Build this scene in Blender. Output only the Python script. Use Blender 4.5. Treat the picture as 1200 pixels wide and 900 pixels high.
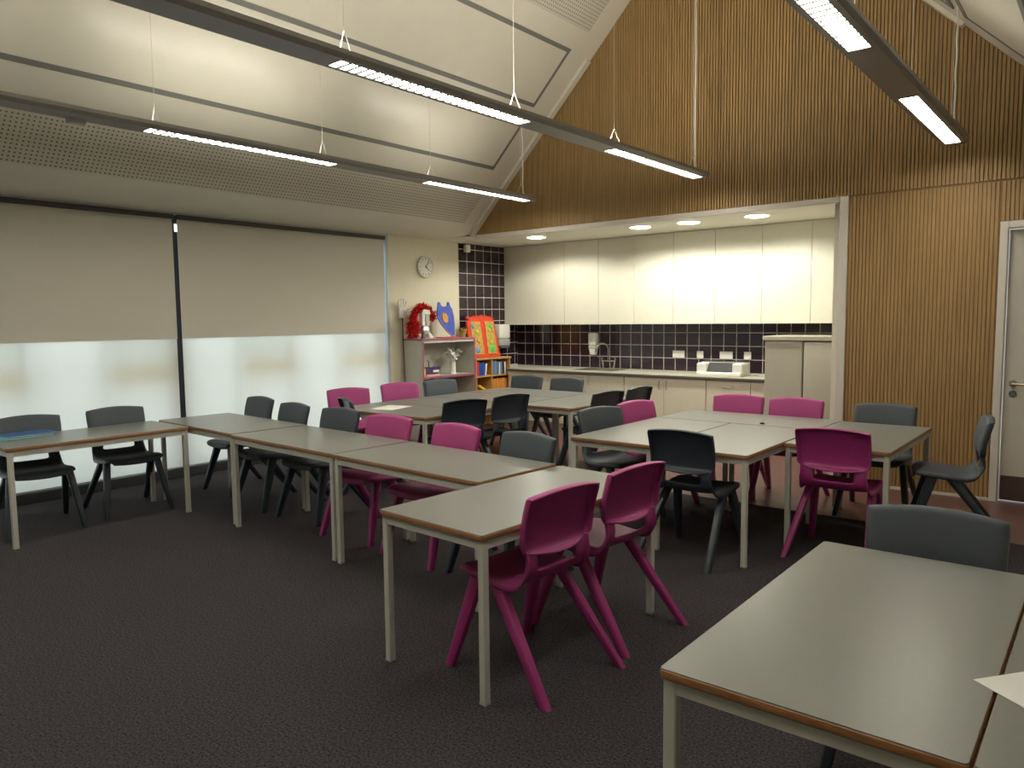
import bpy, bmesh, math, random
from mathutils import Vector, Matrix
random.seed(7)
SC = bpy.context.scene
COL = SC.collection
for o in list(bpy.data.objects):
    bpy.data.objects.remove(o)
R = math.radians

# ------------------------------------------------------------------ camera
CAMH = 1.45
cam_d = bpy.data.cameras.new('camera')
cam = bpy.data.objects.new('camera', cam_d)
COL.objects.link(cam)
cam_d.sensor_width = 36.0
cam_d.lens = 877.4 / 1200 * 36
cam_d.clip_start = 0.05
yaw, pitch, roll = R(39.1), R(-4.954), R(-0.637)
fw = Vector((-math.sin(yaw) * math.cos(pitch), math.cos(yaw) * math.cos(pitch), math.sin(pitch)))
rt = Vector((math.cos(yaw), math.sin(yaw), 0))
up = rt.cross(fw)
c_, s_ = math.cos(roll), math.sin(roll)
rt, up = c_ * rt + s_ * up, -s_ * rt + c_ * up
mw = Matrix((rt, up, -fw)).transposed().to_4x4()
mw.translation = (0, 0, CAMH)
cam.matrix_world = mw
SC.camera = cam

# ------------------------------------------------------------------ sky and exposure
wd = bpy.data.worlds.new('overcast_sky')
SC.world = wd
wd.use_nodes = True
bg = wd.node_tree.nodes['Background']
bg.inputs[0].default_value = (0.90, 0.97, 1.0, 1)
bg.inputs[1].default_value = 2.6
SC.view_settings.view_transform = 'Standard'
SC.view_settings.look = 'None'
SC.view_settings.gamma = 1.0
SC.view_settings.use_curve_mapping = False
SC.view_settings.exposure = 0.15
TUBE_STRENGTH = 44.0
UPLIGHT_SIDE, UPLIGHT_MID = 15.0, 80.0
DOWN_STRENGTH = 14.0
DOWN_WATTS = 56.0

# ------------------------------------------------------------------ materials
def new_mat(name):
    m = bpy.data.materials.new(name)
    m.use_nodes = True
    nt = m.node_tree
    return m, nt, nt.nodes['Principled BSDF']

def mat(name, col, rough=0.5, metal=0.0, noise=0.0, nscale=40.0, bump=0.0, bscale=None, stretch=None, spec=0.5, coat=0.0):
    m, nt, b = new_mat(name)
    b.inputs['Base Color'].default_value = (*col, 1)
    b.inputs['Roughness'].default_value = rough
    b.inputs['Metallic'].default_value = metal
    b.inputs['Specular IOR Level'].default_value = spec
    if coat:
        b.inputs['Coat Weight'].default_value = coat
        b.inputs['Coat Roughness'].default_value = 0.15
    tc = nt.nodes.new('ShaderNodeTexCoord')
    mp = nt.nodes.new('ShaderNodeMapping')
    if stretch:
        mp.inputs['Scale'].default_value = stretch
    nt.links.new(tc.outputs['Object'], mp.inputs['Vector'])
    n = nt.nodes.new('ShaderNodeTexNoise')
    n.inputs['Scale'].default_value = nscale
    n.inputs['Detail'].default_value = 4
    nt.links.new(mp.outputs[0], n.inputs['Vector'])
    if noise:
        r = nt.nodes.new('ShaderNodeValToRGB')
        r.color_ramp.elements[0].position = 0.3
        r.color_ramp.elements[1].position = 0.7
        r.color_ramp.elements[0].color = (*[c * (1 - noise) for c in col], 1)
        r.color_ramp.elements[1].color = (*[min(1, c * (1 + noise)) for c in col], 1)
        nt.links.new(n.outputs['Fac'], r.inputs['Fac'])
        nt.links.new(r.outputs['Color'], b.inputs['Base Color'])
    if bump:
        n2 = n
        if bscale:
            n2 = nt.nodes.new('ShaderNodeTexNoise')
            n2.inputs['Scale'].default_value = bscale
            n2.inputs['Detail'].default_value = 3
            nt.links.new(mp.outputs[0], n2.inputs['Vector'])
        bm_ = nt.nodes.new('ShaderNodeBump')
        bm_.inputs['Strength'].default_value = bump
        bm_.inputs['Distance'].default_value = 0.004
        nt.links.new(n2.outputs['Fac'], bm_.inputs['Height'])
        nt.links.new(bm_.outputs['Normal'], b.inputs['Normal'])
    return m

def emit(name, col, strength):
    m, nt, b = new_mat(name)
    b.inputs['Base Color'].default_value = (0.8, 0.8, 0.8, 1)
    b.inputs['Emission Color'].default_value = (*col, 1)
    b.inputs['Emission Strength'].default_value = strength
    return m

M = {}
M['carpet'] = mat('carpet', (0.046, 0.041, 0.047), 0.95, noise=0.75, nscale=110, bump=0.8, spec=0.15)
M['vinyl'] = mat('red_brown_vinyl', (0.145, 0.066, 0.06), 0.33, noise=0.12, nscale=60)
M['laminate'] = mat('grey_laminate', (0.192, 0.198, 0.182), 0.32, noise=0.07, nscale=420, bump=0.05)
M['edging'] = mat('brown_wood_edging', (0.30, 0.135, 0.05), 0.45, noise=0.25, nscale=30, stretch=(1, 1, 12))
M['leg_metal'] = mat('light_grey_powder_coat', (0.52, 0.52, 0.47), 0.42, noise=0.03, nscale=80)
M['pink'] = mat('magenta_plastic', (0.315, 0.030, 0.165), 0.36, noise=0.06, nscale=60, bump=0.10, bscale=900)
M['charcoal_front'] = mat('charcoal_textured_lit_plastic', (0.066, 0.080, 0.100), 0.6, noise=0.12, nscale=300, bump=0.25, bscale=900)  # grained fronts lighter, smooth backs darker: lit and shaded sides put into colour
M['pink_front'] = mat('magenta_textured_lit_plastic', (0.40, 0.052, 0.215), 0.58, noise=0.08, nscale=300, bump=0.25, bscale=900)  # same for pink: real grain, lit look added to the colour
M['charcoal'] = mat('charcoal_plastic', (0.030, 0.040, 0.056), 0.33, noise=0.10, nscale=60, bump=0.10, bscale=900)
M['cream'] = mat('cream_wall_paint', (0.77, 0.73, 0.575), 0.7, noise=0.02, nscale=8, bump=0.05, bscale=200)
M['ceiling'] = mat('off_white_ceiling_paint', (0.72, 0.685, 0.58), 0.55, noise=0.02, nscale=5)
M['radiant'] = mat('off_white_satin_panel', (0.70, 0.665, 0.56), 0.30, noise=0.02, nscale=5, spec=0.45)
M['groove'] = mat('dark_grey_channel', (0.19, 0.185, 0.17), 0.5)
M['slat'] = mat('oak_slats', (0.365, 0.228, 0.092), 0.55, noise=0.14, nscale=9, stretch=(3.5, 3.5, 0.25), bump=0.1, bscale=60)
M['slat_back'] = mat('dark_slat_backing', (0.24, 0.142, 0.056), 0.8)
M['white_trim'] = mat('white_painted_trim', (0.66, 0.62, 0.56), 0.45)
M['soffit'] = mat('white_soffit_paint', (0.72, 0.70, 0.60), 0.6)
M['cupboard'] = mat('cream_laminate_door', (0.74, 0.72, 0.61), 0.38, noise=0.015, nscale=20)
M['base_unit'] = mat('beige_laminate_door', (0.66, 0.62, 0.50), 0.42, noise=0.02, nscale=20)
M['carcass'] = mat('cabinet_carcass', (0.30, 0.28, 0.22), 0.6)
M['worktop'] = mat('pale_worktop', (0.52, 0.50, 0.43), 0.35, noise=0.05, nscale=200)
M['worktop_edge'] = mat('dark_worktop_edge', (0.10, 0.09, 0.07), 0.5)
M['tile'] = mat('dark_aubergine_glaze', (0.026, 0.013, 0.021), 0.14, noise=0.15, nscale=10, spec=0.55)
M['grout'] = mat('pale_grout', (0.66, 0.60, 0.58), 0.85, noise=0.05, nscale=90)
M['steel'] = mat('brushed_steel', (0.62, 0.61, 0.57), 0.25, metal=1.0)
M['chrome'] = mat('chrome', (0.78, 0.78, 0.76), 0.12, metal=1.0)
M['grey_steel'] = mat('grey_painted_steel', (0.43, 0.405, 0.335), 0.45, noise=0.02, nscale=20)
M['dark'] = mat('dark_gap', (0.03, 0.028, 0.026), 0.7)
M['alu'] = mat('light_aluminium', (0.52, 0.56, 0.60), 0.35, metal=0.3)
M['frame_dark'] = mat('dark_window_frame', (0.045, 0.048, 0.052), 0.45)
M['navy'] = mat('dark_navy_mullion', (0.022, 0.026, 0.045), 0.45)
M['cassette'] = mat('dark_grey_blind_cassette', (0.075, 0.072, 0.066), 0.5)
M['blackout'] = mat('beige_blackout_fabric', (0.68, 0.65, 0.57), 0.85, noise=0.04, nscale=300, bump=0.15, bscale=700)
M['white_plastic'] = mat('white_plastic', (0.78, 0.76, 0.70), 0.35)
M['grey_plastic'] = mat('grey_plastic', (0.13, 0.135, 0.135), 0.4)
M['mid_grey_plastic'] = mat('mid_grey_plastic', (0.42, 0.42, 0.42), 0.35)
M['printer_grey'] = mat('dark_grey_printer_panel', (0.07, 0.073, 0.073), 0.85, spec=0.2)
M['black_plastic'] = mat('black_plastic', (0.02, 0.02, 0.02), 0.4)
M['paper'] = mat('white_paper', (0.78, 0.77, 0.74), 0.8, noise=0.02, nscale=5)
M['blue_card'] = mat('dark_blue_card', (0.05, 0.14, 0.36), 0.45)
M['cyan_card'] = mat('turquoise_card', (0.12, 0.50, 0.58), 0.45)
M['shelf_grey'] = mat('pale_grey_board', (0.50, 0.48, 0.42), 0.5, noise=0.03, nscale=15)
M['shelf_pink'] = mat('mauve_edging', (0.36, 0.10, 0.20), 0.45)
M['beech'] = mat('beech_veneer', (0.52, 0.29, 0.10), 0.45, noise=0.15, nscale=12, stretch=(1, 1, 8))
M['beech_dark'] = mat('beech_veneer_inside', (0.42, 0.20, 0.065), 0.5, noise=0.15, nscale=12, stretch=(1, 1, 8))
M['red'] = mat('red_feathers', (0.62, 0.012, 0.018), 0.75, noise=0.35, nscale=30)
M['red_paint'] = mat('red_poster_paint', (0.72, 0.055, 0.02), 0.6, noise=0.15, nscale=20, bump=0.5, bscale=50)
M['ochre'] = mat('ochre_collage', (0.52, 0.34, 0.08), 0.7, noise=0.3, nscale=25, bump=0.6, bscale=40)
M['green_paint'] = mat('green_poster_paint', (0.10, 0.55, 0.12), 0.6, noise=0.2, nscale=25)
M['blue_paint'] = mat('blue_poster_paint', (0.06, 0.10, 0.48), 0.55, noise=0.25, nscale=18)
M['light_blue'] = mat('light_blue_paint', (0.16, 0.28, 0.58), 0.6)
M['orange_paint'] = mat('orange_poster_paint', (0.72, 0.32, 0.05), 0.6, noise=0.2, nscale=30)
M['peach'] = mat('peach_beads', (0.68, 0.40, 0.28), 0.5)
M['foil'] = mat('crumpled_foil', (0.80, 0.80, 0.78), 0.28, metal=0.8, bump=1.0, bscale=30)
M['white_foam'] = mat('white_foam', (0.80, 0.79, 0.74), 0.8, noise=0.03, nscale=30)
M['dark_wood'] = mat('dark_stick_wood', (0.07, 0.03, 0.02), 0.6)
M['purple'] = mat('purple_card', (0.07, 0.035, 0.16), 0.55, noise=0.2, nscale=30)
M['lime'] = mat('lime_plastic', (0.50, 0.55, 0.05), 0.5)
M['yellow'] = mat('yellow_card', (0.75, 0.50, 0.04), 0.5)
M['orange_book'] = mat('orange_book_cover', (0.72, 0.27, 0.05), 0.5)
M['royal_blue'] = mat('royal_blue_cover', (0.03, 0.09, 0.45), 0.45)
M['grey_blue'] = mat('grey_blue_cover', (0.14, 0.22, 0.34), 0.45)
M['red_cover'] = mat('red_cover', (0.55, 0.03, 0.05), 0.45)
M['terracotta'] = mat('ochre_pot_glaze', (0.36, 0.22, 0.05), 0.5, noise=0.3, nscale=20)
M['green_leaf'] = mat('leafy_green', (0.10, 0.16, 0.03), 0.6)
M['lum_body'] = mat('silver_grey_luminaire_paint', (0.26, 0.25, 0.245), 0.38, metal=0.15, spec=0.5)
M['lum_side'] = mat('silver_luminaire_edge', (0.30, 0.285, 0.27), 0.35, metal=0.2)
M['louvre'] = mat('aluminium_louvre', (0.62, 0.64, 0.60), 0.4, metal=0.2)
M['wire'] = mat('white_suspension_cable', (0.72, 0.70, 0.62), 0.5)
M['tube'] = emit('fluorescent_tube_glow', (1.0, 0.95, 0.82), TUBE_STRENGTH)
M['uplight_side'] = emit('dim_uplight_glow', (1.0, 0.95, 0.83), UPLIGHT_SIDE)
M['uplight_mid'] = emit('strong_uplight_glow', (1.0, 0.95, 0.83), UPLIGHT_MID)
M['down'] = emit('downlight_glow', (1.0, 0.95, 0.76), DOWN_STRENGTH)
M['door'] = mat('off_white_door_paint', (0.60, 0.57, 0.51), 0.45)
M['kick'] = mat('brown_steel_kick_plate', (0.13, 0.085, 0.075), 0.4, metal=0.3)
M['brass'] = mat('brushed_handle_metal', (0.55, 0.46, 0.30), 0.3, metal=0.9)
M['paving'] = mat('grey_paving', (0.42, 0.42, 0.40), 0.8, noise=0.1, nscale=3)
def translucent(name, col):
    m, nt, b = new_mat(name)
    nt.nodes.remove(b)
    t = nt.nodes.new('ShaderNodeBsdfTranslucent'); t.inputs[0].default_value = (*col, 1)
    d = nt.nodes.new('ShaderNodeBsdfDiffuse'); d.inputs[0].default_value = (*[c * 0.1 for c in col], 1)
    a = nt.nodes.new('ShaderNodeAddShader')
    nt.links.new(t.outputs[0], a.inputs[0]); nt.links.new(d.outputs[0], a.inputs[1])
    nt.links.new(a.outputs[0], nt.nodes['Material Output'].inputs['Surface'])
    return m
M['opal'] = translucent('opal_panel', (0.84, 0.86, 0.86))
M['tan_rail'] = translucent('tan_rail', (0.80, 0.64, 0.38))
M['rear_wall'] = mat('cream_wall_paint_rear', (0.72, 0.69, 0.58), 0.7)

# translucent sun-screen fabric
m, nt, b = new_mat('translucent_screen_fabric')
nt.nodes.remove(b)
out = nt.nodes['Material Output']
tr = nt.nodes.new('ShaderNodeBsdfTranslucent'); tr.inputs[0].default_value = (0.36, 0.362, 0.355, 1)
df = nt.nodes.new('ShaderNodeBsdfDiffuse'); df.inputs[0].default_value = (0.50, 0.48, 0.43, 1)
ad = nt.nodes.new('ShaderNodeAddShader')
tp = nt.nodes.new('ShaderNodeBsdfTransparent')
mx = nt.nodes.new('ShaderNodeMixShader'); mx.inputs[0].default_value = 0.035
nt.links.new(tr.outputs[0], ad.inputs[0]); nt.links.new(df.outputs[0], ad.inputs[1])
nt.links.new(ad.outputs[0], mx.inputs[1]); nt.links.new(tp.outputs[0], mx.inputs[2])
nt.links.new(mx.outputs[0], out.inputs['Surface'])
M['screen'] = m
# window glass: thin pane
m, nt, b = new_mat('window_glass')
nt.nodes.remove(b)
out = nt.nodes['Material Output']
tp = nt.nodes.new('ShaderNodeBsdfTransparent'); tp.inputs[0].default_value = (0.92, 0.96, 0.95, 1)
gl = nt.nodes.new('ShaderNodeBsdfGlossy'); gl.inputs['Roughness'].default_value = 0.02
mx = nt.nodes.new('ShaderNodeMixShader'); mx.inputs[0].default_value = 0.07
nt.links.new(tp.outputs[0], mx.inputs[1]); nt.links.new(gl.outputs[0], mx.inputs[2])
nt.links.new(mx.outputs[0], out.inputs['Surface'])
M['glass'] = m
# perforated board: rows of small drilled holes
def perf_mat(pitch=0.0335, sgn=1):
    m, nt, b = new_mat('perforated_ceiling_board')
    b.inputs['Roughness'].default_value = 0.6
    tc = nt.nodes.new('ShaderNodeTexCoord')
    sp = nt.nodes.new('ShaderNodeSeparateXYZ')
    nt.links.new(tc.outputs['Object'], sp.inputs[0])
    def math_(op, a, bb=None):
        n = nt.nodes.new('ShaderNodeMath'); n.operation = op
        if isinstance(a, (int, float)): n.inputs[0].default_value = a
        else: nt.links.new(a, n.inputs[0])
        if bb is not None:
            if isinstance(bb, (int, float)): n.inputs[1].default_value = bb
            else: nt.links.new(bb, n.inputs[1])
        return n.outputs[0]
    u = math_('SUBTRACT', math_('FRACT', math_('MULTIPLY', sp.outputs['Y'], 1 / pitch)), 0.5)
    v = math_('SUBTRACT', math_('FRACT', math_('MULTIPLY', sp.outputs['X'], 1.41421 / pitch)), 0.5)
    d = math_('SQRT', math_('ADD', math_('MULTIPLY', u, u), math_('MULTIPLY', v, v)))
    k = math_('LESS_THAN', d, 0.20)
    mxr = nt.nodes.new('ShaderNodeMix'); mxr.data_type = 'RGBA'
    mxr.inputs['A'].default_value = (0.64, 0.605, 0.51, 1)
    mxr.inputs['B'].default_value = (0.14, 0.13, 0.12, 1)
    nt.links.new(k, mxr.inputs['Factor'])
    nt.links.new(mxr.outputs['Result'], b.inputs['Base Color'])
    return m
M['perf'] = perf_mat()

# ------------------------------------------------------------------ helpers
def tag(o, label=None, cat=None, group=None, kind=None):
    if label: o['label'] = label
    if cat: o['category'] = cat
    if group: o['group'] = group
    if kind: o['kind'] = kind
    return o

def empty(name, loc, rz=0.0, label=None, cat=None, group=None):
    o = bpy.data.objects.new(name, None)
    o.empty_display_size = 0.1
    o.location = loc
    o.rotation_euler = (0, 0, rz)
    COL.objects.link(o)
    return tag(o, label, cat, group)

def link_mesh(name, me, parent=None):
    o = bpy.data.objects.new(name, me)
    COL.objects.link(o)
    if parent: o.parent = parent
    return o

def copy_tree(o, parent=None):
    c = o.copy()
    COL.objects.link(c)
    if parent: c.parent = parent
    for ch in list(o.children):
        copy_tree(ch, c)
    return c

class MB:
    """collects shapes in one bmesh; build() links one mesh object"""
    def __init__(self): self.bm = bmesh.new()
    def box(self, lo, hi, bev=0.0, rot=None, seg=1):
        lo, hi = Vector(lo), Vector(hi)
        c = (lo + hi) / 2; d = hi - lo
        mt = Matrix.Translation(c) @ (rot.to_4x4() if rot is not None else Matrix.Identity(4)) @ Matrix.Diagonal((*d, 1))
        r = bmesh.ops.create_cube(self.bm, size=1.0, matrix=mt)
        if bev:
            es = list({e for v in r['verts'] for e in v.link_edges})
            bmesh.ops.bevel(self.bm, geom=es, offset=min(bev, 0.49 * min(abs(x) for x in d)), segments=seg, profile=0.5, affect='EDGES')
        return self
    def tube(self, pts, rad, n=8, caps=True):
        pts = [Vector(p) for p in pts]
        rads = rad if isinstance(rad, (list, tuple)) else [rad] * len(pts)
        rings = []
        prev = None
        for i, p in enumerate(pts):
            t = (pts[min(i + 1, len(pts) - 1)] - pts[max(i - 1, 0)]).normalized()
            if prev is None:
                a = Vector((0, 0, 1)) if abs(t.z) < 0.9 else Vector((1, 0, 0))
                x = t.cross(a).normalized()
            else:
                x = (prev - t * prev.dot(t)).normalized()
            prev = x
            y = t.cross(x)
            rings.append([self.bm.verts.new(p + rads[i] * (math.cos(2 * math.pi * k / n) * x + math.sin(2 * math.pi * k / n) * y)) for k in range(n)])
        self.skin(rings, caps)
        return self
    def skin(self, rings, caps=True, closed=True):
        n = len(rings[0])
        for a, b in zip(rings, rings[1:]):
            for k in range(n if closed else n - 1):
                self.bm.faces.new((a[k], a[(k + 1) % n], b[(k + 1) % n], b[k]))
        if caps:
            self.bm.faces.new(rings[0][::-1]); self.bm.faces.new(rings[-1])
    def lathe(self, c, prof, n=20, axis='z'):
        """prof: list of (radius, height)"""
        c = Vector(c); rings = []
        for r, h in prof:
            ring = []
            for k in range(n):
                a = 2 * math.pi * k / n
                v = Vector((r * math.cos(a), r * math.sin(a), h))
                if axis == 'x': v = Vector((v.z, v.x, v.y))
                if axis == 'y': v = Vector((v.x, v.z, v.y))
                ring.append(self.bm.verts.new(c + v))
            rings.append(ring)
        self.skin(rings)
        return self
    def prism(self, poly, d):
        """polygon (list of 3d points) extruded by vector d"""
        a = [self.bm.verts.new(Vector(p)) for p in poly]
        b = [self.bm.verts.new(Vector(p) + Vector(d)) for p in poly]
        n = len(a)
        self.bm.faces.new(a[::-1]); self.bm.faces.new(b)
        for k in range(n):
            self.bm.faces.new((a[k], a[(k + 1) % n], b[(k + 1) % n], b[k]))
        return self
    def mesh(self, name, m, smooth=False):
        bmesh.ops.recalc_face_normals(self.bm, faces=self.bm.faces[:])
        me = bpy.data.meshes.new(name)
        self.bm.to_mesh(me); self.bm.free()
        me.materials.append(m)
        if smooth:
            for p in me.polygons: p.use_smooth = True
            try: me.set_sharp_from_angle(angle=R(38))
            except Exception: pass
        return me
    def build(self, name, m, parent=None, smooth=False):
        return link_mesh(name, self.mesh(name, m, smooth), parent)

def struct(name, mb, m, parent=None, smooth=False):
    o = mb.build(name, m, parent, smooth)
    if parent is None: o['kind'] = 'structure'
    return o

# ------------------------------------------------------------------ room shell
XL, XR, YB, YF = -6.80, 0.90, 6.80, -2.60
RECY = 8.50                       # back of kitchen recess
RIDGE = (-2.96, 5.56)
ZS = 2.455                        # soffit / eave level
XE = -6.08                        # left slope springs here
XER = 2 * RIDGE[0] - XE           # right slope springs here
JX = -1.83                        # right jamb of recess (outer edge)
VY = 5.57                         # carpet to vinyl line

struct('floor', MB().box((XL - 0.3, YF, -0.12), (XR + 0.2, VY, 0)), M['carpet'])
fl = struct('floor.001', MB().box((XL - 0.3, VY, -0.12), (XR + 0.2, RECY + 0.2, 0.0)), M['vinyl'])
MB().box((XL, VY - 0.012, 0.0), (XR, VY + 0.012, 0.003)).build('threshold_strip', M['dark'], fl)

def slope_pt(x):                   # height of the ceiling over x
    if x < XE: return ZS + 0.015
    if x < RIDGE[0]: return ZS + (x - XE)
    if x < XER: return RIDGE[1] - (x - RIDGE[0]) + 0.02
    return ZS + 0.035

ce = tag(bpy.data.objects.new('ceiling', None), kind='structure'); COL.objects.link(ce)
T_ = 0.12
L = RIDGE[1]
cove = []
for k in range(11):
    t = k / 10
    cove.append(((1 - t) ** 2 * (XE - 0.45) + 2 * t * (1 - t) * (XE - 0.02) + t * t * (XE + 0.095), YF, (1 - t) ** 2 * 2.457 + 2 * t * (1 - t) * 2.450 + t * t * (ZS + 0.095)))
MB().prism([(XL - 0.3, YF, 2.457)] + cove + [(XE + 0.095, YF, 2.68), (XL - 0.3, YF, 2.68)], (0, YB - YF, 0)).build('eave_board', M['ceiling'], ce, True)
MB().prism([(XE + 0.095, YF, ZS + 0.095), (RIDGE[0], YF, L + 0.015), (RIDGE[0], YF, L + 0.18), (XE + 0.095, YF, ZS + 0.265)], (0, YB - YF, 0)).build('sloped_board', M['ceiling'], ce)
MB().prism([(XER, YF, ZS), (RIDGE[0], YF, L + 0.015), (RIDGE[0], YF, L + 0.18), (XER, YF, ZS + 0.17)], (0, YB - YF, 0)).build('sloped_board', M['ceiling'], ce)
MB().prism([(XER, YF, 2.47), (XR + 0.1, YF, 2.47), (XR + 0.1, YF, 2.60), (XER, YF, 2.60)], (0, YB - YF, 0)).build('eave_board', M['ceiling'], ce)

def on_slope(x, y, off, side=1):   # point on the underside of a slope, off = distance below it
    k = off / math.sqrt(2)
    if side > 0: return Vector((x + k, y, ZS + (x - XE) - k))
    xx = 2 * RIDGE[0] - x
    return Vector((xx - k, y, ZS + (x - XE) - k))

def slope_slab(x0, x1, y0, y1, th, side=1):
    mb = MB()
    mb.prism([on_slope(x0, y0, -0.004, side), on_slope(x1, y0, -0.004, side), on_slope(x1, y0, th, side), on_slope(x0, y0, th, side)], (0, y1 - y0, 0))
    return mb

YP = YF + 0.25
for side in (1, -1):
    slope_slab(-5.972, -5.609, YP, 6.50, 0.004, side).build('perforated_board', M['perf'], ce)
    slope_slab(-4.252, -3.60, YP, 6.50, 0.004, side).build('perforated_board', M['perf'], ce)
    for (x0, x1) in ((-5.43, -4.96), (-4.865, -4.415)):
        slope_slab(x0, x1, YP, 6.375, 0.006, side).build('radiant_panel', M['radiant'], ce)
        w = 0.014
        fr = MB()
        for (a, b2, c, d) in ((x0 - w, x0 + w, YP, 6.39), (x1 - w, x1 + w, YP, 6.39), (x0 - w, x1 + w, 6.375, 6.405)):
            fr.prism([on_slope(a, c, 0, side), on_slope(b2, c, 0, side), on_slope(b2, c, 0.012, side), on_slope(a, c, 0.012, side)], (0, d - c, 0))
        fr.build('panel_channel', M['groove'], ce)
# cover strip along the lower part of both verges
slope_slab(XE + 0.0, -4.42, 6.70, YB - 0.028, 0.03, 1).build('verge_strip', M['ceiling'], ce)
slope_slab(-4.90, -3.0, 6.70, YB - 0.028, 0.03, -1).build('verge_strip', M['ceiling'], ce)

# left wall: solid ends, the window bays between
WY0, WY1 = -1.62, 6.05
wl = struct('wall_left', MB().box((XL - 0.25, WY1, 0), (XL, RECY + 0.15, 2.60)).box((XL - 0.25, YF, 0), (XL, WY0, 2.60)).box((XL - 0.25, WY0, 2.45), (XL - 0.06, WY1, 2.60)), M['cream'])
struct('wall_right', MB().box((XR, YF, 0), (XR + 0.2, RECY, 2.6)), M['rear_wall'])
wf = MB()
wf.prism([(XL - 0.25, YF - 0.15, 0), (XR + 0.2, YF - 0.15, 0), (XR + 0.2, YF - 0.15, 2.6), (RIDGE[0], YF - 0.15, 5.9), (XL - 0.25, YF - 0.15, 2.6)], (0, 0.15, 0))
struct('wall_front', wf, M['rear_wall'])

# back wall: backing with the recess and the doorway left open
wb = MB()
B0, B1 = YB + 0.0, YB + 0.12
def gz(x): return slope_pt(x) + 0.16
DX0, DX1, DZ = -0.742, 0.26, 2.142
wb.prism([(XE - 0.14, B0, ZS), (XER + 0.1, B0, ZS), (XER + 0.1, B0, 2.7), (RIDGE[0], B0, 5.75), (XE - 0.14, B0, 2.7)], (0, B1 - B0, 0))
wb.box((JX - 0.06, B0, 0), (DX0, B1, ZS)).box((DX1, B0, 0), (XR, B1, ZS)).box((DX0, B0, DZ), (DX1, B1, ZS))
wbo = struct('wall_back', wb, M['slat_back'])
PITCH, SW, SD = 0.0282, 0.0205, 0.009
def slats(x0, x1, zlo, zhi, proud=0.0):
    mb = MB()
    n = int(round((x1 - x0) / PITCH))
    for k in range(n):
        a = x0 + k * PITCH + 0.004
        b_ = a + SW
        z0 = zlo
        za = zhi(a) if callable(zhi) else zhi
        zb = zhi(b_) if callable(zhi) else zhi
        if min(za, zb) - z0 < 0.02: continue
        y = YB - SD - proud
        mb.prism([(a, y, z0), (b_, y, z0), (b_, y, zb), (a, y, za)], (0, SD + proud + 0.001, 0))
    return mb
def ztop(x): return min(slope_pt(x) - 0.0, 5.56)
tag(slats(XE + 0.0, XER, ZS + 0.002, ztop, 0.008).build('slats', M['slat'], wbo), kind='stuff')
tag(slats(JX + 0.004, DX0 - 0.002, 0.0, ZS - 0.012).build('slats', M['slat'], wbo), kind='stuff')
tag(slats(DX1 + 0.002, XR, 0.0, ZS - 0.012).build('slats', M['slat'], wbo), kind='stuff')
tag(slats(DX0, DX1, DZ + 0.002, ZS - 0.012).build('slats', M['slat'], wbo), kind='stuff')
struct('baseboard_back', MB().box((JX + 0.0, YB - 0.028, 0), (DX0 - 0.001, YB - SD - 0.002, 0.022)), M['white_trim'])
struct('baseboard_left', MB().box((XL, WY1 + 0.02, 0), (XL + 0.014, 7.9, 0.09), 0.003), M['white_trim'])

# recess shell
RX1 = -1.98
struct('ceiling.001', MB().box((XL, YB + 0.0, ZS), (JX, RECY + 0.1, ZS + 0.12)), M['soffit'])
wr = struct('wall_recess', MB().box((XL, RECY, 0), (JX, RECY + 0.12, ZS)).box((RX1, YB + 0.12, 0), (RX1 + 0.15, RECY, ZS)), M['grout'])
wr.data.materials.append(M['soffit'])
for p in wr.data.polygons:
    if all(wr.data.vertices[v].co.x > RX1 - 0.01 and wr.data.vertices[v].co.y < RECY + 0.001 for v in p.vertices): p.material_index = 1
struct('trim_1', MB().box((JX - 0.07, YB - 0.03, 0), (JX, YB + 0.12, ZS - 0.002), 0.003), M['white_trim'])
struct('trim_2', MB().box((XE + 0.05, YB - 0.03, ZS - 0.05), (JX - 0.071, YB + 0.04, ZS - 0.001), 0.003), M['white_trim'])

# wall tiles, each one a piece
def tile_mesh(w, h, axis):
    mb = MB()
    g = 0.009
    if axis == 'y': mb.box((g / 2, -0.0035, g / 2), (w - g / 2, 0.0, h - g / 2), 0.0012)
    else: mb.box((0.0, g / 2, g / 2), (0.0035, w - g / 2, h - g / 2), 0.0012)
    return mb.mesh('tile', M['tile'])
TP = 0.1575
tb = tile_mesh(TP, TP, 'y')
def put_tile(me, loc, parent, jit=0.0):
    o = link_mesh('tile', me, parent); o.location = loc
    return o
x = -4.445 - 15 * TP
k = 0
while x + TP < RX1 + 0.02:
    for r in range(4):
        o = put_tile(tb, (x, RECY - 0.0005, 0.788 + r * TP), wr)
        o.rotation_euler = (random.uniform(-.006, .006), 0, random.uniform(-.006, .006))
    x += TP
TPY = 0.1655
# grout bed then tiles on the left wall
MB().box((XL, 7.272, 0.70), (XL + 0.003, RECY, ZS)).build('grout_bed', M['grout'], wl)
tl = tile_mesh(TPY, 0.1575, 'x')
tl_top = tile_mesh(TPY, ZS - 2.3765, 'x')
for c in range(7):
    for r in range(10):
        o = put_tile(tl, (XL + 0.0025, 7.274 + c * TPY, 2.3765 - (r + 1) * 0.1575), wl)
        o.rotation_euler = (0, random.uniform(-.006, .006), random.uniform(-.006, .006))
    put_tile(tl_top, (XL + 0.0025, 7.274 + c * TPY, 2.3765), wl)
tl_end = tile_mesh(RECY - 0.004 - (7.274 + 7 * TPY), 0.1575, 'x')
for r in range(10):
    put_tile(tl_end, (XL + 0.0025, 7.274 + 7 * TPY, 2.3765 - (r + 1) * 0.1575), wl)

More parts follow.
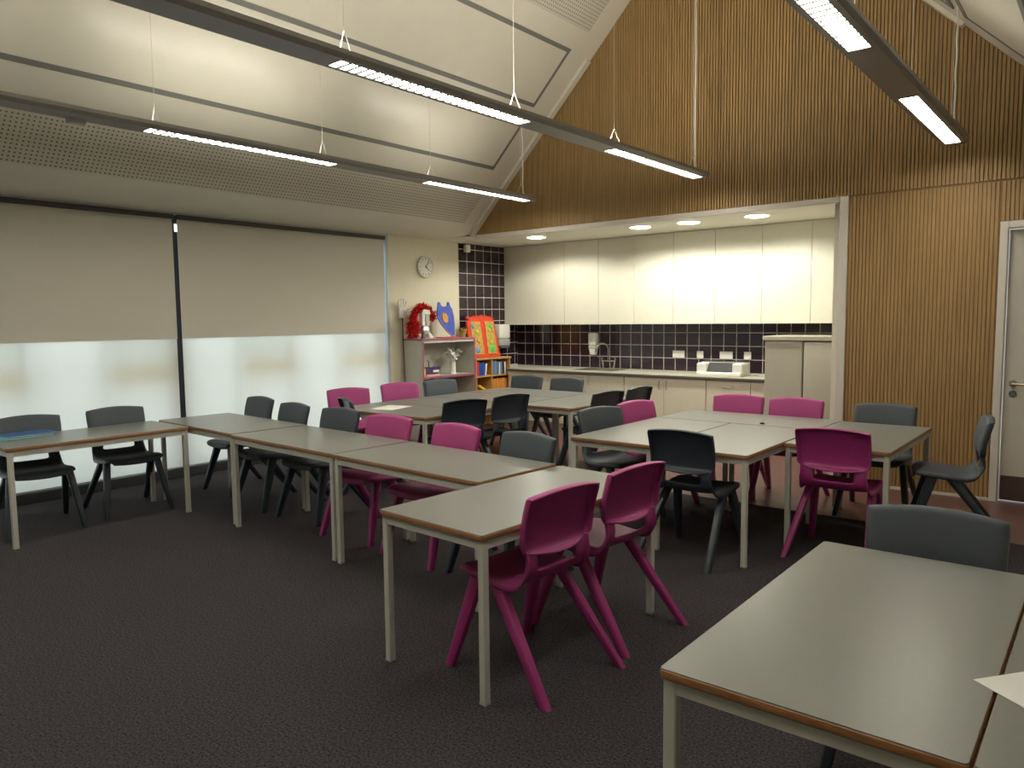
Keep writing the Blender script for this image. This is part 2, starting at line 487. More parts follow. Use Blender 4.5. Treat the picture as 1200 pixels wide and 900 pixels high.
# ------------------------------------------------------------------ windows and outside
bays = [(-1.60, 0.927), (0.951, 3.472), (3.496, 6.02)]
for i, (y0, y1) in enumerate(bays):
    f = MB()
    xa, xb = XL - 0.20, XL - 0.13
    f.box((xa, y0 - 0.02, 0.0), (xb, y0 + 0.04, 2.45)).box((xa, y1 - 0.04, 0.0), (xb, y1 + 0.02, 2.45))
    f.box((xa, y0, 2.38), (xb, y1, 2.45)).box((xa, y0, 0.0), (xb, y1, 0.11))
    cuts = [c - 2.52 * (2 - i) for c in (4.14, 4.77, 5.39)]
    if i == 1: cuts = [1.60, 2.22, 2.85]
    for yy in cuts:
        f.box((xa, yy - 0.016, 0.1), (xb, yy + 0.016, 2.4))
    fo = struct('window_%d' % (i + 1), f, M['frame_dark'])
    ys = [y0 + 0.02] + cuts + [y1 - 0.02]
    for k, (a, b_) in enumerate(zip(ys, ys[1:])):
        if k % 2 == 1:
            MB().box((xa + 0.012, a + 0.016, 1.05), (xa + 0.022, b_ - 0.016, 2.38)).build('opal_panel', M['opal'], fo)
            MB().box((xa + 0.010, a + 0.016, 0.95), (xa + 0.024, b_ - 0.016, 1.05)).build('tan_rail', M['tan_rail'], fo)
        MB().box((xa + 0.03, a, 0.08), (xa + 0.036, b_, 2.42)).build('pane', M['glass'], fo)
    MB().box((XL - 0.13, y0 - 0.02, 0.0), (XL - 0.005, y1 + 0.02, 0.085), 0.004).build('sill', M['frame_dark'], fo)
struct('trim_3', MB().box((XL - 0.13, 3.455, 0.085), (XL - 0.032, 3.515, 2.29)), M['navy'])
struct('trim_4', MB().box((XL - 0.13, 0.91, 0.085), (XL - 0.032, 0.97, 2.29)), M['frame_dark'])
struct('trim_5', MB().box((XL - 0.12, 6.025, 0.085), (XL + 0.006, 6.058, 2.47), 0.003), M['alu'])
struct('trim_6', MB().box((XL - 0.06, WY0, 2.444), (XL + 0.012, WY1, 2.4565), 0.002), M['alu'])
bl_lab = ['roller blind of the left bay running out of the frame', 'long roller blind left of the thin dark mullion, beige above white', 'roller blind between the dark mullion and the clock wall']
for i, (y0, y1) in enumerate(bays):
    e = empty('roller_blind', (XL - 0.01, (y0 + y1) / 2, 0), 0, bl_lab[i], 'blind', 'roller blinds over the windows')
    hw = (y1 - y0) / 2 - 0.006
    MB().box((-0.03, -hw, 2.40), (0.025, hw, 2.442), 0.004).build('cassette', M['cassette'], e)
    MB().box((-0.006, -hw + 0.008, 1.315), (-0.0045, hw - 0.008, 2.402)).build('blackout_fabric', M['blackout'], e)
    tag(MB().box((-0.007, -hw + 0.008, 1.302), (-0.0035, hw - 0.008, 1.316)).build('hem_bar', M['blackout'], e))
    s = MB()
    v = [s.bm.verts.new(p) for p in ((-0.018, -hw + 0.008, 0.098), (-0.018, hw - 0.008, 0.098), (-0.018, hw - 0.008, 2.402), (-0.018, -hw + 0.008, 2.402))]
    s.bm.faces.new(v)
    s.build('screen_fabric', M['screen'], e)
    MB().box((-0.025, -hw + 0.008, 0.087), (-0.011, hw - 0.008, 0.102), 0.003).build('bottom_bar', M['alu'], e)
struct('floor.002', MB().box((-30, -25, -0.2), (XL - 0.31, 35, -0.02)), M['paving'])
# ------------------------------------------------------------------ door
do = struct('door_1', MB().box((-0.685, YB + 0.045, 0.006), (0.20, YB + 0.088, 2.082), 0.003), M['door'])
MB().box((-0.742, YB - 0.035, 0), (-0.69, YB + 0.12, 2.142), 0.003).box((0.205, YB - 0.035, 0), (0.258, YB + 0.12, 2.142), 0.003).box((-0.69, YB - 0.035, 2.088), (0.205, YB + 0.12, 2.142), 0.003).build('door_frame', M['white_trim'], do)
MB().box((-0.676, YB + 0.041, 0.01), (0.19, YB + 0.047, 0.20), 0.001).build('kick_plate', M['kick'], do)
MB().lathe((-0.622, YB + 0.038, 0.915), [(0.026, 0.0), (0.026, 0.010)], 16, 'y').build('rose', M['steel'], do, True)
MB().tube([(-0.622, YB + 0.045, 0.915), (-0.622, YB - 0.01, 0.915), (-0.60, YB - 0.02, 0.915), (-0.50, YB - 0.02, 0.913)], 0.0095, 10).build('lever_handle', M['brass'], do, True)
MB().lathe((-0.622, YB + 0.036, 0.838), [(0.026, 0.0), (0.026, 0.010)], 16, 'y').box((-0.625, YB + 0.034, 0.828), (-0.619, YB + 0.037, 0.848)).build('keyhole_plate', M['grey_plastic'], do, True)

# ------------------------------------------------------------------ pendant luminaires
def luminaire(xc, label, sensor=False):
    e = empty('pendant_luminaire', (xc, 0, 2.69), 0, label, 'light', 'long grey pendant luminaires')
    y0, y1 = -0.60, 6.42
    segs = []
    a = 6.36
    while a - 1.48 > y0 - 0.01:
        segs.append((a - 1.48, a)); a -= 2.51
    h = MB()
    # solid infill between the fixtures, and a rim round each fixture
    ys = [y1] + [v for s in segs for v in (s[1], s[0])] + [y0]
    hw, ow = 0.078, 0.092
    prof = [(-hw, 0), (hw, 0), (ow, 0.022), (ow, 0.044), (0.06, 0.055), (-0.06, 0.055), (-ow, 0.044), (-ow, 0.022)]
    for i in range(0, len(ys), 2):
        h.prism([(p[0], ys[i + 1], p[1]) for p in prof], (0, ys[i] - ys[i + 1], 0))
    lw = 0.049
    for (s0, s1) in segs:
        for sg in (-1, 1):
            q = [(sg * lw, 0), (sg * hw, 0), (sg * ow, 0.022), (sg * ow, 0.044), (sg * 0.06, 0.055), (sg * lw, 0.055)]
            h.prism([(p[0], s0, p[1]) for p in q], (0, s1 - s0, 0))
        h.box((-lw, s0, 0.050), (lw, s1, 0.055))
    h.build('housing', M['lum_body'], e)
    for (s0, s1) in segs:
        MB().box((-lw + 0.004, s0 + 0.003, 0.008), (lw - 0.004, s1 - 0.003, 0.012)).build('light_tube', M['tube'], e)
        MB().box((-0.035, s0 + 0.02, 0.0555), (0.035, min(s1 - 0.02, 5.75), 0.058)).build('uplight', M['uplight_mid'] if abs(xc + 3.0) < 0.5 else M['uplight_side'], e)
        b = MB()
        n = 26
        for k in range(1, n):
            yy = s0 + (s1 - s0) * k / n
            b.box((-lw + 0.001, yy - 0.010, 0.0015), (lw - 0.001, yy + 0.010, 0.0045))
        tag(b.build('louvre', M['louvre'], e), kind='stuff')
        for yy in (s1 - 0.10, s0 + 0.06):
            zt = slope_pt(xc) - 2.69 + 0.01
            w = MB()
            w.tube([(0, yy, 0.17), (0, yy, zt)], 0.0016, 5)
            w.tube([(0, yy, 0.17), (-0.05, yy, 0.056)], 0.002, 5).tube([(0, yy, 0.17), (0.05, yy, 0.056)], 0.002, 5)
            w.build('suspension_wire', M['wire'], e)
    zt = slope_pt(xc) - 2.69 + 0.01
    yy = 6.28
    pts = [(0.012 + 0.003 * math.sin(k * 1.7), yy + 0.003 * math.cos(k * 2.1), 0.055 + (zt - 0.055) * k / 14) for k in range(15)]
    MB().tube(pts, 0.0065, 6).build('power_cable', M['wire'], e, True)
    if sensor:
        MB().box((-0.11, 1.93, -0.02), (-0.05, 2.03, 0.012), 0.004).build('sensor', M['mid_grey_plastic'], e)
    return e
luminaire(-4.94, 'long grey pendant light nearest the window blinds, lit strips facing down', True)
luminaire(-3.005, 'middle long grey pendant light crossing from top left to the timber wall')
luminaire(-1.01, 'grey pendant light with two lit strips at top right before the timber wall')

# recessed downlights of the kitchen
dl = [(-5.65, 'leftmost round downlight in the kitchen soffit, alone at its end'), (-4.20, 'second round kitchen downlight from the left'),
      (-3.62, 'third round kitchen downlight from the left'), (-2.88, 'rightmost round kitchen downlight, above the tall cupboard')]
for xx, lb in dl:
    e = empty('downlight', (xx, 7.46, ZS), 0, lb, 'light', 'round downlights in the kitchen soffit')
    MB().lathe((0, 0, 0), [(0.115, 0.0), (0.135, 0.0), (0.132, -0.005), (0.115, -0.006)], 28).build('rim', M['white_plastic'], e, True)
    MB().lathe((0, 0, 0), [(0.114, -0.0005), (0.114, -0.009), (0.08, -0.016), (0.001, -0.018)], 28).build('diffuser', M['down'], e, True)
    ld = bpy.data.lights.new('downlight_lamp', 'SPOT')
    ld.energy = DOWN_WATTS; ld.color = (1.0, 0.97, 0.84); ld.spot_size = R(164); ld.spot_blend = 0.35; ld.shadow_soft_size = 0.07
    lo = bpy.data.objects.new('downlight_lamp', ld); COL.objects.link(lo); lo.parent = e; lo.location = (0, 0, -0.03)

# ------------------------------------------------------------------ kitchen
CF = 8.21
edges = [-6.795, -5.762, -5.230, -4.709, -4.177, -3.650, -3.104, -2.573, RX1 - 0.005]
cl = ['wide first cream wall cupboard beside the dark tiled corner', 'second cream wall cupboard from the left', 'third cream wall cupboard from the left',
      'fourth cream wall cupboard from the left', 'fifth cream wall cupboard, right of the middle', 'sixth cream wall cupboard, above the printer',
      'cream wall cupboard above the left half of the grey tall cupboard', 'narrow last cream wall cupboard against the white jamb']
for i in range(8):
    a, b_ = edges[i], edges[i + 1]
    e = empty('wall_cupboard', ((a + b_) / 2, RECY, 1.37), 0, cl[i], 'cupboard', 'cream wall cupboards over the tiles')
    w = (b_ - a) / 2
    MB().box((-w + 0.001, CF + 0.021 - RECY, 0.004), (w - 0.001, -0.012, ZS - 1.37 - 0.002)).build('body', M['carcass'], e)
    MB().box((-w + 0.002, CF - RECY, 0.0), (w - 0.002, CF + 0.019 - RECY, ZS - 1.37 - 0.004), 0.0015).build('door', M['cupboard'], e)

WF, WT = 7.80, 0.79
def base_unit(x0, x1, kind, label, hpos=()):
    e = empty('base_cabinet', ((x0 + x1) / 2, RECY - 0.01, 0), 0, label, 'cabinet', 'beige base cabinets under the worktop')
    w = (x1 - x0) / 2
    fy = WF + 0.02 - (RECY - 0.01)
    MB().box((-w + 0.001, fy + 0.021, 0.10), (w - 0.001, 0, WT - 0.032)).build('body', M['carcass'], e)
    MB().box((-w + 0.001, fy + 0.06, 0.0), (w - 0.001, fy + 0.075, 0.10)).build('plinth', M['base_unit'], e)
    top = WT - 0.042
    def handle(par, hx, z0, z1, horiz=False):
        if horiz: pts = [(hx - 0.055, fy, z0), (hx - 0.055, fy - 0.025, z0), (hx + 0.055, fy - 0.025, z0), (hx + 0.055, fy, z0)]
        else: pts = [(hx, fy, z0), (hx, fy - 0.025, z0), (hx, fy - 0.025, z1), (hx, fy, z1)]
        MB().tube(pts, 0.006, 6).build('handle', M['steel'], par)
    if kind == 'double':
        for sg in (-1, 1):
            d = MB().box((min(sg * 0.0015, sg * (w - 0.0015)), fy, 0.104), (max(sg * 0.0015, sg * (w - 0.0015)), fy + 0.019, top), 0.0015).build('door', M['base_unit'], e)
            handle(d, sg * 0.045, top - 0.13, top - 0.03)
    elif kind == 'drawers':
        zs = [top, top - 0.165, top - 0.40, 0.104]
        for z1, z0 in zip(zs, zs[1:]):
            d = MB().box((-w + 0.0015, fy, z0 + 0.003), (w - 0.0015, fy + 0.019, z1), 0.0015).build('drawer', M['base_unit'], e)
            handle(d, 0.0, z1 - 0.065, 0, True)
    else:
        zs = [top, top - 0.165, 0.104]
        for z1, z0 in zip(zs, zs[1:]):
            MB().box((-w + 0.0015, fy, z0 + 0.003), (w - 0.0015, fy + 0.019, z1), 0.0015).build('drawer', M['base_unit'], e)
base_unit(-6.42, -5.69, 'double', 'leftmost beige base cabinet, behind the wooden bookcase')
base_unit(-5.685, -4.62, 'double', 'beige double-door base cabinet under the sink')
base_unit(-4.615, -3.57, 'double', 'beige double-door base cabinet right of the sink')
base_unit(-3.565, -3.06, 'drawers', 'beige drawer cabinet under the printer')
base_unit(-3.055, -2.90, 'filler', 'narrow beige base cabinet against the grey tall cupboard')
wt = empty('worktop', (-4.85, RECY, WT - 0.03), 0, 'long pale kitchen worktop in front of the dark tiles', 'worktop')
SX0, SX1, SY0, SY1 = -5.45, -4.90, 7.98, 8.36       # sink cut-out
w = MB()
wx0, wx1 = -6.43, -2.893
for (a, b_, c, d) in ((wx0, SX0, WF, RECY - 0.011), (SX1, wx1, WF, RECY - 0.011), (SX0, SX1, WF, SY0), (SX0, SX1, SY1, RECY - 0.011)):
    w.box((a + 4.85, c - RECY, 0.0), (b_ + 4.85, d - RECY, 0.03))
w.build('top_surface', M['worktop'], wt)
MB().box((wx0 + 4.85, WF - RECY - 0.004, -0.002), (wx1 + 4.85, WF - RECY + 0.0005, 0.020)).build('front_edge', M['worktop_edge'], wt)
sk = empty('sink', ((SX0 + SX1) / 2, (SY0 + SY1) / 2, WT), 0, 'inset steel sink with drainer below the goose-neck tap', 'sink')
w = MB()
hx, hy = (SX1 - SX0) / 2, (SY1 - SY0) / 2
for (a, b_, c, d) in ((-hx - 0.02, -hx + 0.02, -hy - 0.02, hy + 0.02), (hx - 0.02, hx + 0.02, -hy - 0.02, hy + 0.02), (-hx, hx, -hy - 0.02, -hy + 0.02), (-hx, hx, hy - 0.02, hy + 0.02)):
    w.box((a, c, 0.0005), (b_, d, 0.004))
w.build('rim', M['steel'], sk)
w = MB()
for (lo, hi) in (((-hx + .02, -hy + .02, -.16), (hx - .02, hy - .02, -.156)), ((-hx + .018, -hy + .02, -.16), (-hx + .021, hy - .02, .001)), ((hx - .021, -hy + .02, -.16), (hx - .018, hy - .02, .001)), ((-hx + .02, -hy + .018, -.16), (hx - .02, -hy + .021, .001)), ((-hx + .02, hy - .021, -.16), (hx - .02, hy - .018, .001))):
    w.box(lo, hi)
w.build('basin', M['steel'], sk)
tp_ = empty('tap', (-5.20, 8.41, WT), 0, 'chrome goose-neck bridge tap with two lever handles', 'tap')
arc = [(0, 0, 0.09)] + [(0, 0, 0.26)] + [(-0.075 + 0.075 * math.cos(t), -0.02 * t, 0.26 + 0.075 * math.sin(t)) for t in [math.pi * k / 8 for k in range(1, 8)]] + [(-0.15, -0.07, 0.25), (-0.153, -0.072, 0.22)]
MB().tube(arc, 0.011, 8).build('spout', M['chrome'], tp_, True)
MB().tube([(-0.10, 0, 0.10), (0.10, 0, 0.10)], 0.012, 8).tube([(-0.09, 0, 0.10), (-0.075, 0, 0.0005)], 0.012, 8).tube([(0.09, 0, 0.10), (0.075, 0, 0.0005)], 0.012, 8).build('bridge', M['chrome'], tp_, True)
for sg in (-1, 1):
    MB().tube([(sg * 0.10, 0, 0.09), (sg * 0.10, 0, 0.15)], [0.014, 0.010], 8).tube([(sg * 0.10, 0, 0.145), (sg * 0.11, -0.09, 0.155)], 0.006, 6).build('lever', M['chrome'], tp_, True)
sd = empty('soap_dispenser', (-5.45, RECY - 0.010, 1.09), 0, 'white soap dispenser on the dark tiles left of the tap', 'dispenser')
MB().box((-0.06, -0.10, 0.0), (0.06, 0, 0.17), 0.022, seg=2).build('body', M['white_plastic'], sd, True)
MB().box((-0.055, -0.095, -0.045), (0.055, 0, 0.0), 0.008).build('window_band', M['mid_grey_plastic'], sd)
MB().prism([(-0.05, -0.09, -0.045), (0.05, -0.09, -0.045), (0.028, -0.075, -0.125), (-0.028, -0.075, -0.125)], (0, 0.07, 0)).build('nozzle', M['white_plastic'], sd)
sock = [(-4.235, 0.16, 'double socket between the tap and the printer'), (-3.95, 0.085, 'single switch plate left of the printer'), (-3.62, 0.16, 'double socket above the left of the printer'),
        (-3.36, 0.085, 'single switch plate above the right of the printer'), (-3.02, 0.09, 'socket half hidden behind the grey tall cupboard')]
for xx, ww, lb in sock:
    e = empty('wall_socket', (xx, RECY - 0.0095, 0.995), 0, 'cream ' + lb, 'socket', 'cream socket plates on the kitchen tiles')
    MB().box((-ww / 2, -0.010, -0.045), (ww / 2, 0, 0.045), 0.003).build('plate', M['white_plastic'], e)
    for k in ((-1, 1) if ww > 0.1 else (0,)):
        MB().box((k * ww / 4 - 0.008, -0.013, 0.012), (k * ww / 4 + 0.008, -0.009, 0.030), 0.001).build('switch', M['white_plastic'], e)
# grey tall cupboard and fridge under one top board
FX0, FX1, FXM, FY, FZ = -2.865, -2.105, -2.475, 7.70, 1.20
tc_ = empty('tall_cupboard', (-2.67, 8.1, 0), 0, 'grey tall cupboard with overhanging top board at the end of the worktop', 'cupboard')
MB().box((FX0 + 2.67, FY - 8.1 + 0.02, 0.0), (FXM - 0.006 + 2.67, RECY - 0.012 - 8.1, FZ), 0.002).build('body', M['grey_steel'], tc_)
MB().box((FX0 + 2.67, FY - 8.1, 0.05), (FXM - 0.012 + 2.67, FY - 8.1 + 0.019, FZ - 0.004), 0.004).build('door', M['grey_steel'], tc_)
MB().box((FX0 - 0.02 + 2.67, FY - 8.1 - 0.02, FZ + 0.001), (FX1 + 0.06 + 2.67, RECY - 0.012 - 8.1, FZ + 0.046), 0.004).build('top_board', M['grey_steel'], tc_)
fr = empty('fridge', ((FXM + FX1) / 2, 8.1, 0), 0, 'grey fridge with small badge beside the tall cupboard, under its top board', 'fridge')
fxw = (FX1 - FXM) / 2 - 0.008
MB().box((-fxw, FY - 8.1 + 0.05, 0.0), (fxw, RECY - 0.03 - 8.1, FZ - 0.01), 0.004).build('body', M['grey_steel'], fr)
MB().box((-fxw, FY - 8.1 - 0.01, 0.05), (fxw, FY - 8.1 + 0.042, FZ - 0.012), 0.012, seg=3).build('door', M['grey_steel'], fr, True)
MB().box((0.0, FY - 8.1 - 0.012, 1.125), (0.11, FY - 8.1 - 0.0095, 1.138), 0.0005).build('badge', M['mid_grey_plastic'], fr)
# printer
pr = empty('printer', (-3.46, 8.03, WT), R(2), 'white desktop printer with a grey front on the worktop', 'printer')
MB().prism([(-0.25, 0.16, 0.004), (0.25, 0.16, 0.004), (0.25, 0.16, 0.15), (-0.25, 0.16, 0.15)], (0, -0.17, 0)).build('body', M['white_plastic'], pr)
MB().box((-0.255, -0.15, 0.0), (0.255, 0.0, 0.045), 0.01).box((-0.262, -0.13, 0.03), (-0.15, 0.10, 0.145), 0.012).box((0.15, -0.13, 0.03), (0.262, 0.10, 0.145), 0.012).build('front_casing', M['white_plastic'], pr)
MB().prism([(-0.15, -0.11, 0.05), (-0.15, -0.03, 0.145), (-0.15, 0.0, 0.145), (-0.15, 0.0, 0.05)], (0.30, 0, 0)).build('paper_tray', M['printer_grey'], pr)
MB().box((-0.25, 0.02, 0.149), (0.25, 0.155, 0.157), 0.003).build('lid', M['printer_grey'], pr)
pts = [(-3.17 + 0.03 * k, 8.12 + 0.05 * math.sin(k * 1.4), WT + 0.012 + 0.012 * abs(math.sin(k * 0.8))) for k in range(8)]
tag(MB().tube(pts, 0.005, 6).box((-2.975, 8.10, WT + 0.0005), (-2.915, 8.16, WT + 0.05), 0.01).build('power_plug', M['white_plastic'], None, True), 'white plug and loose cable on the worktop right of the printer', 'plug')
# paper towel dispenser and sensor on the tiled left wall
e = empty('towel_dispenser', (XL + 0.012, 8.04, 1.05), 0, 'white and grey paper towel dispenser on the tiled corner wall', 'dispenser')
MB().box((0, -0.13, 0.13), (0.15, 0.11, 0.33), 0.025, seg=2).build('cover', M['white_plastic'], e, True)
MB().box((0, -0.128, 0.03), (0.145, 0.108, 0.129), 0.015, seg=2).build('lower_body', M['mid_grey_plastic'], e, True)
MB().box((0, -0.09, 0.0), (0.15, 0.09, 0.03), 0.004).build('slot', M['grey_plastic'], e)
e = MB().box((XL + 0.012, 7.36, 2.335), (XL + 0.07, 7.45, 2.435), 0.01).build('motion_sensor', M['white_plastic'])
tag(e, 'small white sensor box at the top of the tiled strip', 'sensor')
# clock
e = empty('wall_clock', (XL, 6.655, 2.112), 0, 'round white wall clock beside the dark tiled strip', 'clock')
MB().lathe((0, 0, 0), [(0.13, 0.0005), (0.135, 0.012), (0.135, 0.03), (0.124, 0.036), (0.12, 0.026)], 40, 'x').build('rim', M['white_plastic'], e, True)
MB().lathe((0, 0, 0), [(0.121, 0.020), (0.121, 0.0265)], 40, 'x').build('dial', M['white_plastic'], e)
for k in range(12):
    a = k * math.pi / 6
    m_ = MB().box((0.0266, -0.003, 0.088), (0.0285, 0.003, 0.112)).build('hour_mark', M['grey_plastic'], e)
    m_.rotation_euler = (a, 0, 0)
for ang, ln, wd_ in ((R(128), 0.065, 0.005), (R(38), 0.095, 0.0035)):
    m_ = MB().box((0.029, -wd_, -0.015), (0.031, wd_, ln)).build('hand', M['black_plastic'], e)
    m_.rotation_euler = (-ang, 0, 0)

# ------------------------------------------------------------------ tables
TL, TW, TH = 1.22, 0.61, 0.66
def rounded_rect(hx, hy, r, n=4):
    pts = []
    for cx, cy, a0 in ((hx - r, hy - r, 0), (-hx + r, hy - r, 90), (-hx + r, -hy + r, 180), (hx - r, -hy + r, 270)):
        for k in range(n + 1):
            a = R(a0 + 90 * k / n)
            pts.append((cx + r * math.cos(a), cy + r * math.sin(a)))
    return pts
def make_table():
    e = empty('classroom_table', (0, 0, 0))
    hx, hy = TW / 2, TL / 2
    # edging: swept half-round band
    mb = MB()
    prof = [(0.003, 0.0), (-0.002, -0.004), (-0.0035, -0.012), (-0.002, -0.0195), (0.004, -0.024)]
    rings = []
    for ins, dz in prof:
        rings.append([mb.bm.verts.new((px, py, TH + dz - 0.0004)) for px, py in rounded_rect(hx - ins - 0.0035, hy - ins - 0.0035, 0.013 - ins)])
    mb.skin(rings)
    mb.build('edging', M['edging'], e, True)
    mb = MB()
    mb.prism([(px, py, TH - 0.0238) for px, py in rounded_rect(hx - 0.0035, hy - 0.0035, 0.0105)], (0, 0, 0.0242))
    mb.build('tabletop', M['laminate'], e)
    lx, ly, s = hx - 0.023, hy - 0.029, 0.0155
    mb = MB()
    z0, z1 = TH - 0.059, TH - 0.0245
    for sx in (-1, 1):
        mb.box((sx * lx - 0.012, -ly + 0.012, z0), (sx * lx + 0.012, ly - 0.012, z1))
    for sy in (-1, 1):
        mb.box((-lx + 0.012, sy * ly - 0.012, z0), (lx - 0.012, sy * ly + 0.012, z1))
    mb.build('frame', M['leg_metal'], e)
    for sx in (-1, 1):
        for sy in (-1, 1):
            lg = MB().box((sx * lx - s, sy * ly - s, 0.012), (sx * lx + s, sy * ly + s, z1), 0.003).build('leg', M['leg_metal'], e)
            MB().box((sx * lx - s - 0.001, sy * ly - s - 0.001, 0.0), (sx * lx + s + 0.001, sy * ly + s + 0.001, 0.0125), 0.002).build('foot_cap', M['mid_grey_plastic'], lg)
    return e
TAB0 = make_table()
used = [False]
def table(x, y, rz, label):
    o = TAB0 if not used[0] else copy_tree(TAB0)
    used[0] = True
    o.location = (x, y, 0); o.rotation_euler = (0, 0, R(rz))
    return tag(o, label, 'table', 'grey classroom tables with brown edging')
# long axis is local y
table(-5.785, 2.232, 0, 'grey table at far left carrying the blue folders, along the window')
table(-5.455, 3.16, 90 - 3, 'corner table of the long row, joining the folder table at the window end')
table(-4.215, 3.075, 90 - 2.4, 'middle grey table of the long row, in front of charcoal and pink chairs')
table(-2.985, 3.010, 90 - 2.8, 'grey table of the long row butting against the nearest pink chairs\' table')
table(-2.050, 2.630, -3.2, 'grey table in the foreground centre with two pink chairs at its right')
table(-2.535, 4.71, 0, 'front left grey table of the right-hand cluster, bare left corner nearest the long row')
table(-1.92, 4.71, 0, 'front middle grey table of the right-hand cluster, behind the charcoal chair seen from the back')
table(-2.22, 5.63, 90, 'rear grey table of the right-hand cluster, in front of two pink chairs')
table(-1.30, 5.27, 0, 'right grey table of the right-hand cluster, behind the pink chair seen from the back')
table(-4.95, 4.525, 90, 'front grey table of the far cluster, with the white sheet on it')
table(-4.95, 5.14, 90, 'second grey table of the far cluster, behind the one with the white sheet')
table(-4.95, 5.755, 90, 'third grey table of the far cluster, before the wooden bookcase')
table(-4.95, 6.37, 90, 'rearmost grey table of the far cluster, nearest the kitchen cabinets')
table(-4.03, 6.01, 0, 'right grey table of the far cluster, its corner leg standing free')
table(-0.475, 2.08, 0, 'large grey table in the right foreground with brown front edge')
table(0.1375, 2.08, 0, 'grey table at the right edge, beyond the seam under the white sheet')

# ------------------------------------------------------------------ chairs
def lerp_profile(keys, t):
    """keys: list of tuples; Catmull-Rom at t in [0, len-1]"""
    n = len(keys) - 1
    i = min(int(t), n - 1); f = t - i
    P = [keys[max(0, min(n, i + d))] for d in (-1, 0, 1, 2)]
    out = []
    for a, b, c, d in zip(*P):
        out.append(0.5 * ((2 * b) + (-a + c) * f + (2 * a - 5 * b + 4 * c - d) * f * f + (-a + 3 * b - 3 * c + d) * f ** 3))
    return out
def shell_mesh(name, pts, faces, th, m, mfront):
    bm = bmesh.new()
    vs = [[bm.verts.new(p) for p in row] for row in pts]
    for i in range(len(vs) - 1):
        for j in range(len(vs[0]) - 1):
            if faces(i, j): bm.faces.new((vs[i][j], vs[i][j + 1], vs[i + 1][j + 1], vs[i + 1][j]))
    bmesh.ops.delete(bm, geom=[v for v in bm.verts if not v.link_faces], context='VERTS')
    bmesh.ops.recalc_face_normals(bm, faces=bm.faces[:])
    me = bpy.data.meshes.new(name); bm.to_mesh(me); bm.free()
    me.materials.append(m)
    o = bpy.data.objects.new(name, me); COL.objects.link(o)
    md = o.modifiers.new('s', 'SOLIDIFY'); md.thickness = th; md.offset = 0
    md2 = o.modifiers.new('b', 'SUBSURF'); md2.levels = 1; md2.render_levels = 1
    dg = bpy.context.evaluated_depsgraph_get()
    res = bpy.data.meshes.new_from_object(o.evaluated_get(dg))
    res.name = name
    bpy.data.objects.remove(o)
    res.materials.append(mfront)          # side that is sat on: moulded grain, overhead light painted in as lighter colour
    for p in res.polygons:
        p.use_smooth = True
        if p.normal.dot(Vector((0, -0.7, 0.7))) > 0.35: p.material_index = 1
    return res
def seat_mesh(m, mf):
    keys = [(-0.245, 0.392, 0.165), (-0.247, 0.415, 0.180), (-0.232, 0.432, 0.197), (-0.185, 0.437, 0.207), (-0.11, 0.431, 0.211), (-0.03, 0.422, 0.211),
            (0.04, 0.419, 0.208), (0.085, 0.426, 0.203), (0.112, 0.447, 0.197), (0.123, 0.475, 0.191), (0.124, 0.505, 0.186), (0.120, 0.535, 0.186), (0.117, 0.556, 0.190)]
    U = [-1.0, -0.985, -0.93, -0.80, -0.60, -0.35, 0.0, 0.35, 0.60, 0.80, 0.93, 0.985, 1.0]
    rows = []
    N = 26
    for i in range(N + 1):
        t = i / N * (len(keys) - 1)
        y, z, w = lerp_profile(keys, t)
        zone = min(1.0, max(0.0, (z - 0.445) / 0.03)) if y > 0.08 else 0.0     # 0 on the seat, 1 on the uprights
        row = []
        for u in U:
            x = u * w
            dish = -0.012 * (1 - u * u) * (1 - zone)
            flange = 0.034 if abs(u) > 0.99 else (0.014 if abs(u) > 0.98 else 0.0)
            flange *= min(1.0, max(0.0, (t - 0.6) / 2.4))
            yy = y + 0.010 * (1 - u * u) * zone + flange * zone * 0.8
            zz = z + dish - flange * (1 - zone)
            row.append((x, yy, zz))
        rows.append(row)
    def keep(i, j):
        z = rows[i][6][2]; y = rows[i][6][1]
        hole = y > 0.08 and z > 0.463
        return not (hole and 4 <= j <= 7)
    return shell_mesh('seat', rows, keep, 0.011, m, mf)
def back_mesh(m, mf):
    keys = [(0.118, 0.541, 0.178), (0.114, 0.551, 0.190), (0.110, 0.568, 0.204), (0.110, 0.60, 0.207), (0.116, 0.65, 0.209), (0.128, 0.70, 0.211), (0.142, 0.748, 0.211), (0.149, 0.764, 0.210), (0.161, 0.769, 0.209), (0.187, 0.767, 0.207)]
    U = [-1.0, -0.985, -0.94, -0.80, -0.55, -0.28, 0.0, 0.28, 0.55, 0.80, 0.94, 0.985, 1.0]
    rows = []
    N = 18
    for i in range(N + 1):
        t = i / N * (len(keys) - 1)
        y, z, w = lerp_profile(keys, t)
        row = []
        for u in U:
            fl = 0.040 if abs(u) > 0.99 else (0.014 if abs(u) > 0.98 else 0.0)
            x = u * w
            yy = y + 0.016 * (1 - u * u) + fl * (1.0 if t < 6.5 else max(0.1, 1 - (t - 6.5) / 2.2)) * min(1.0, t / 2.0)
            if t < 2.0: yy += 0.036 * (1 - t / 2.0) ** 2 * max(0.0, 1 - abs(u) ** 3)
            k = (z - 0.54) / 0.23
            zz = z + 0.020 * (1 - u * u) * max(0, k) ** 2 - 0.012 * (1 - abs(u)) * max(0, 1 - k * 3)
            row.append((x, yy, zz))
        rows.append(row)
    return shell_mesh('backrest', rows, lambda i, j: True, 0.010, m, mf)
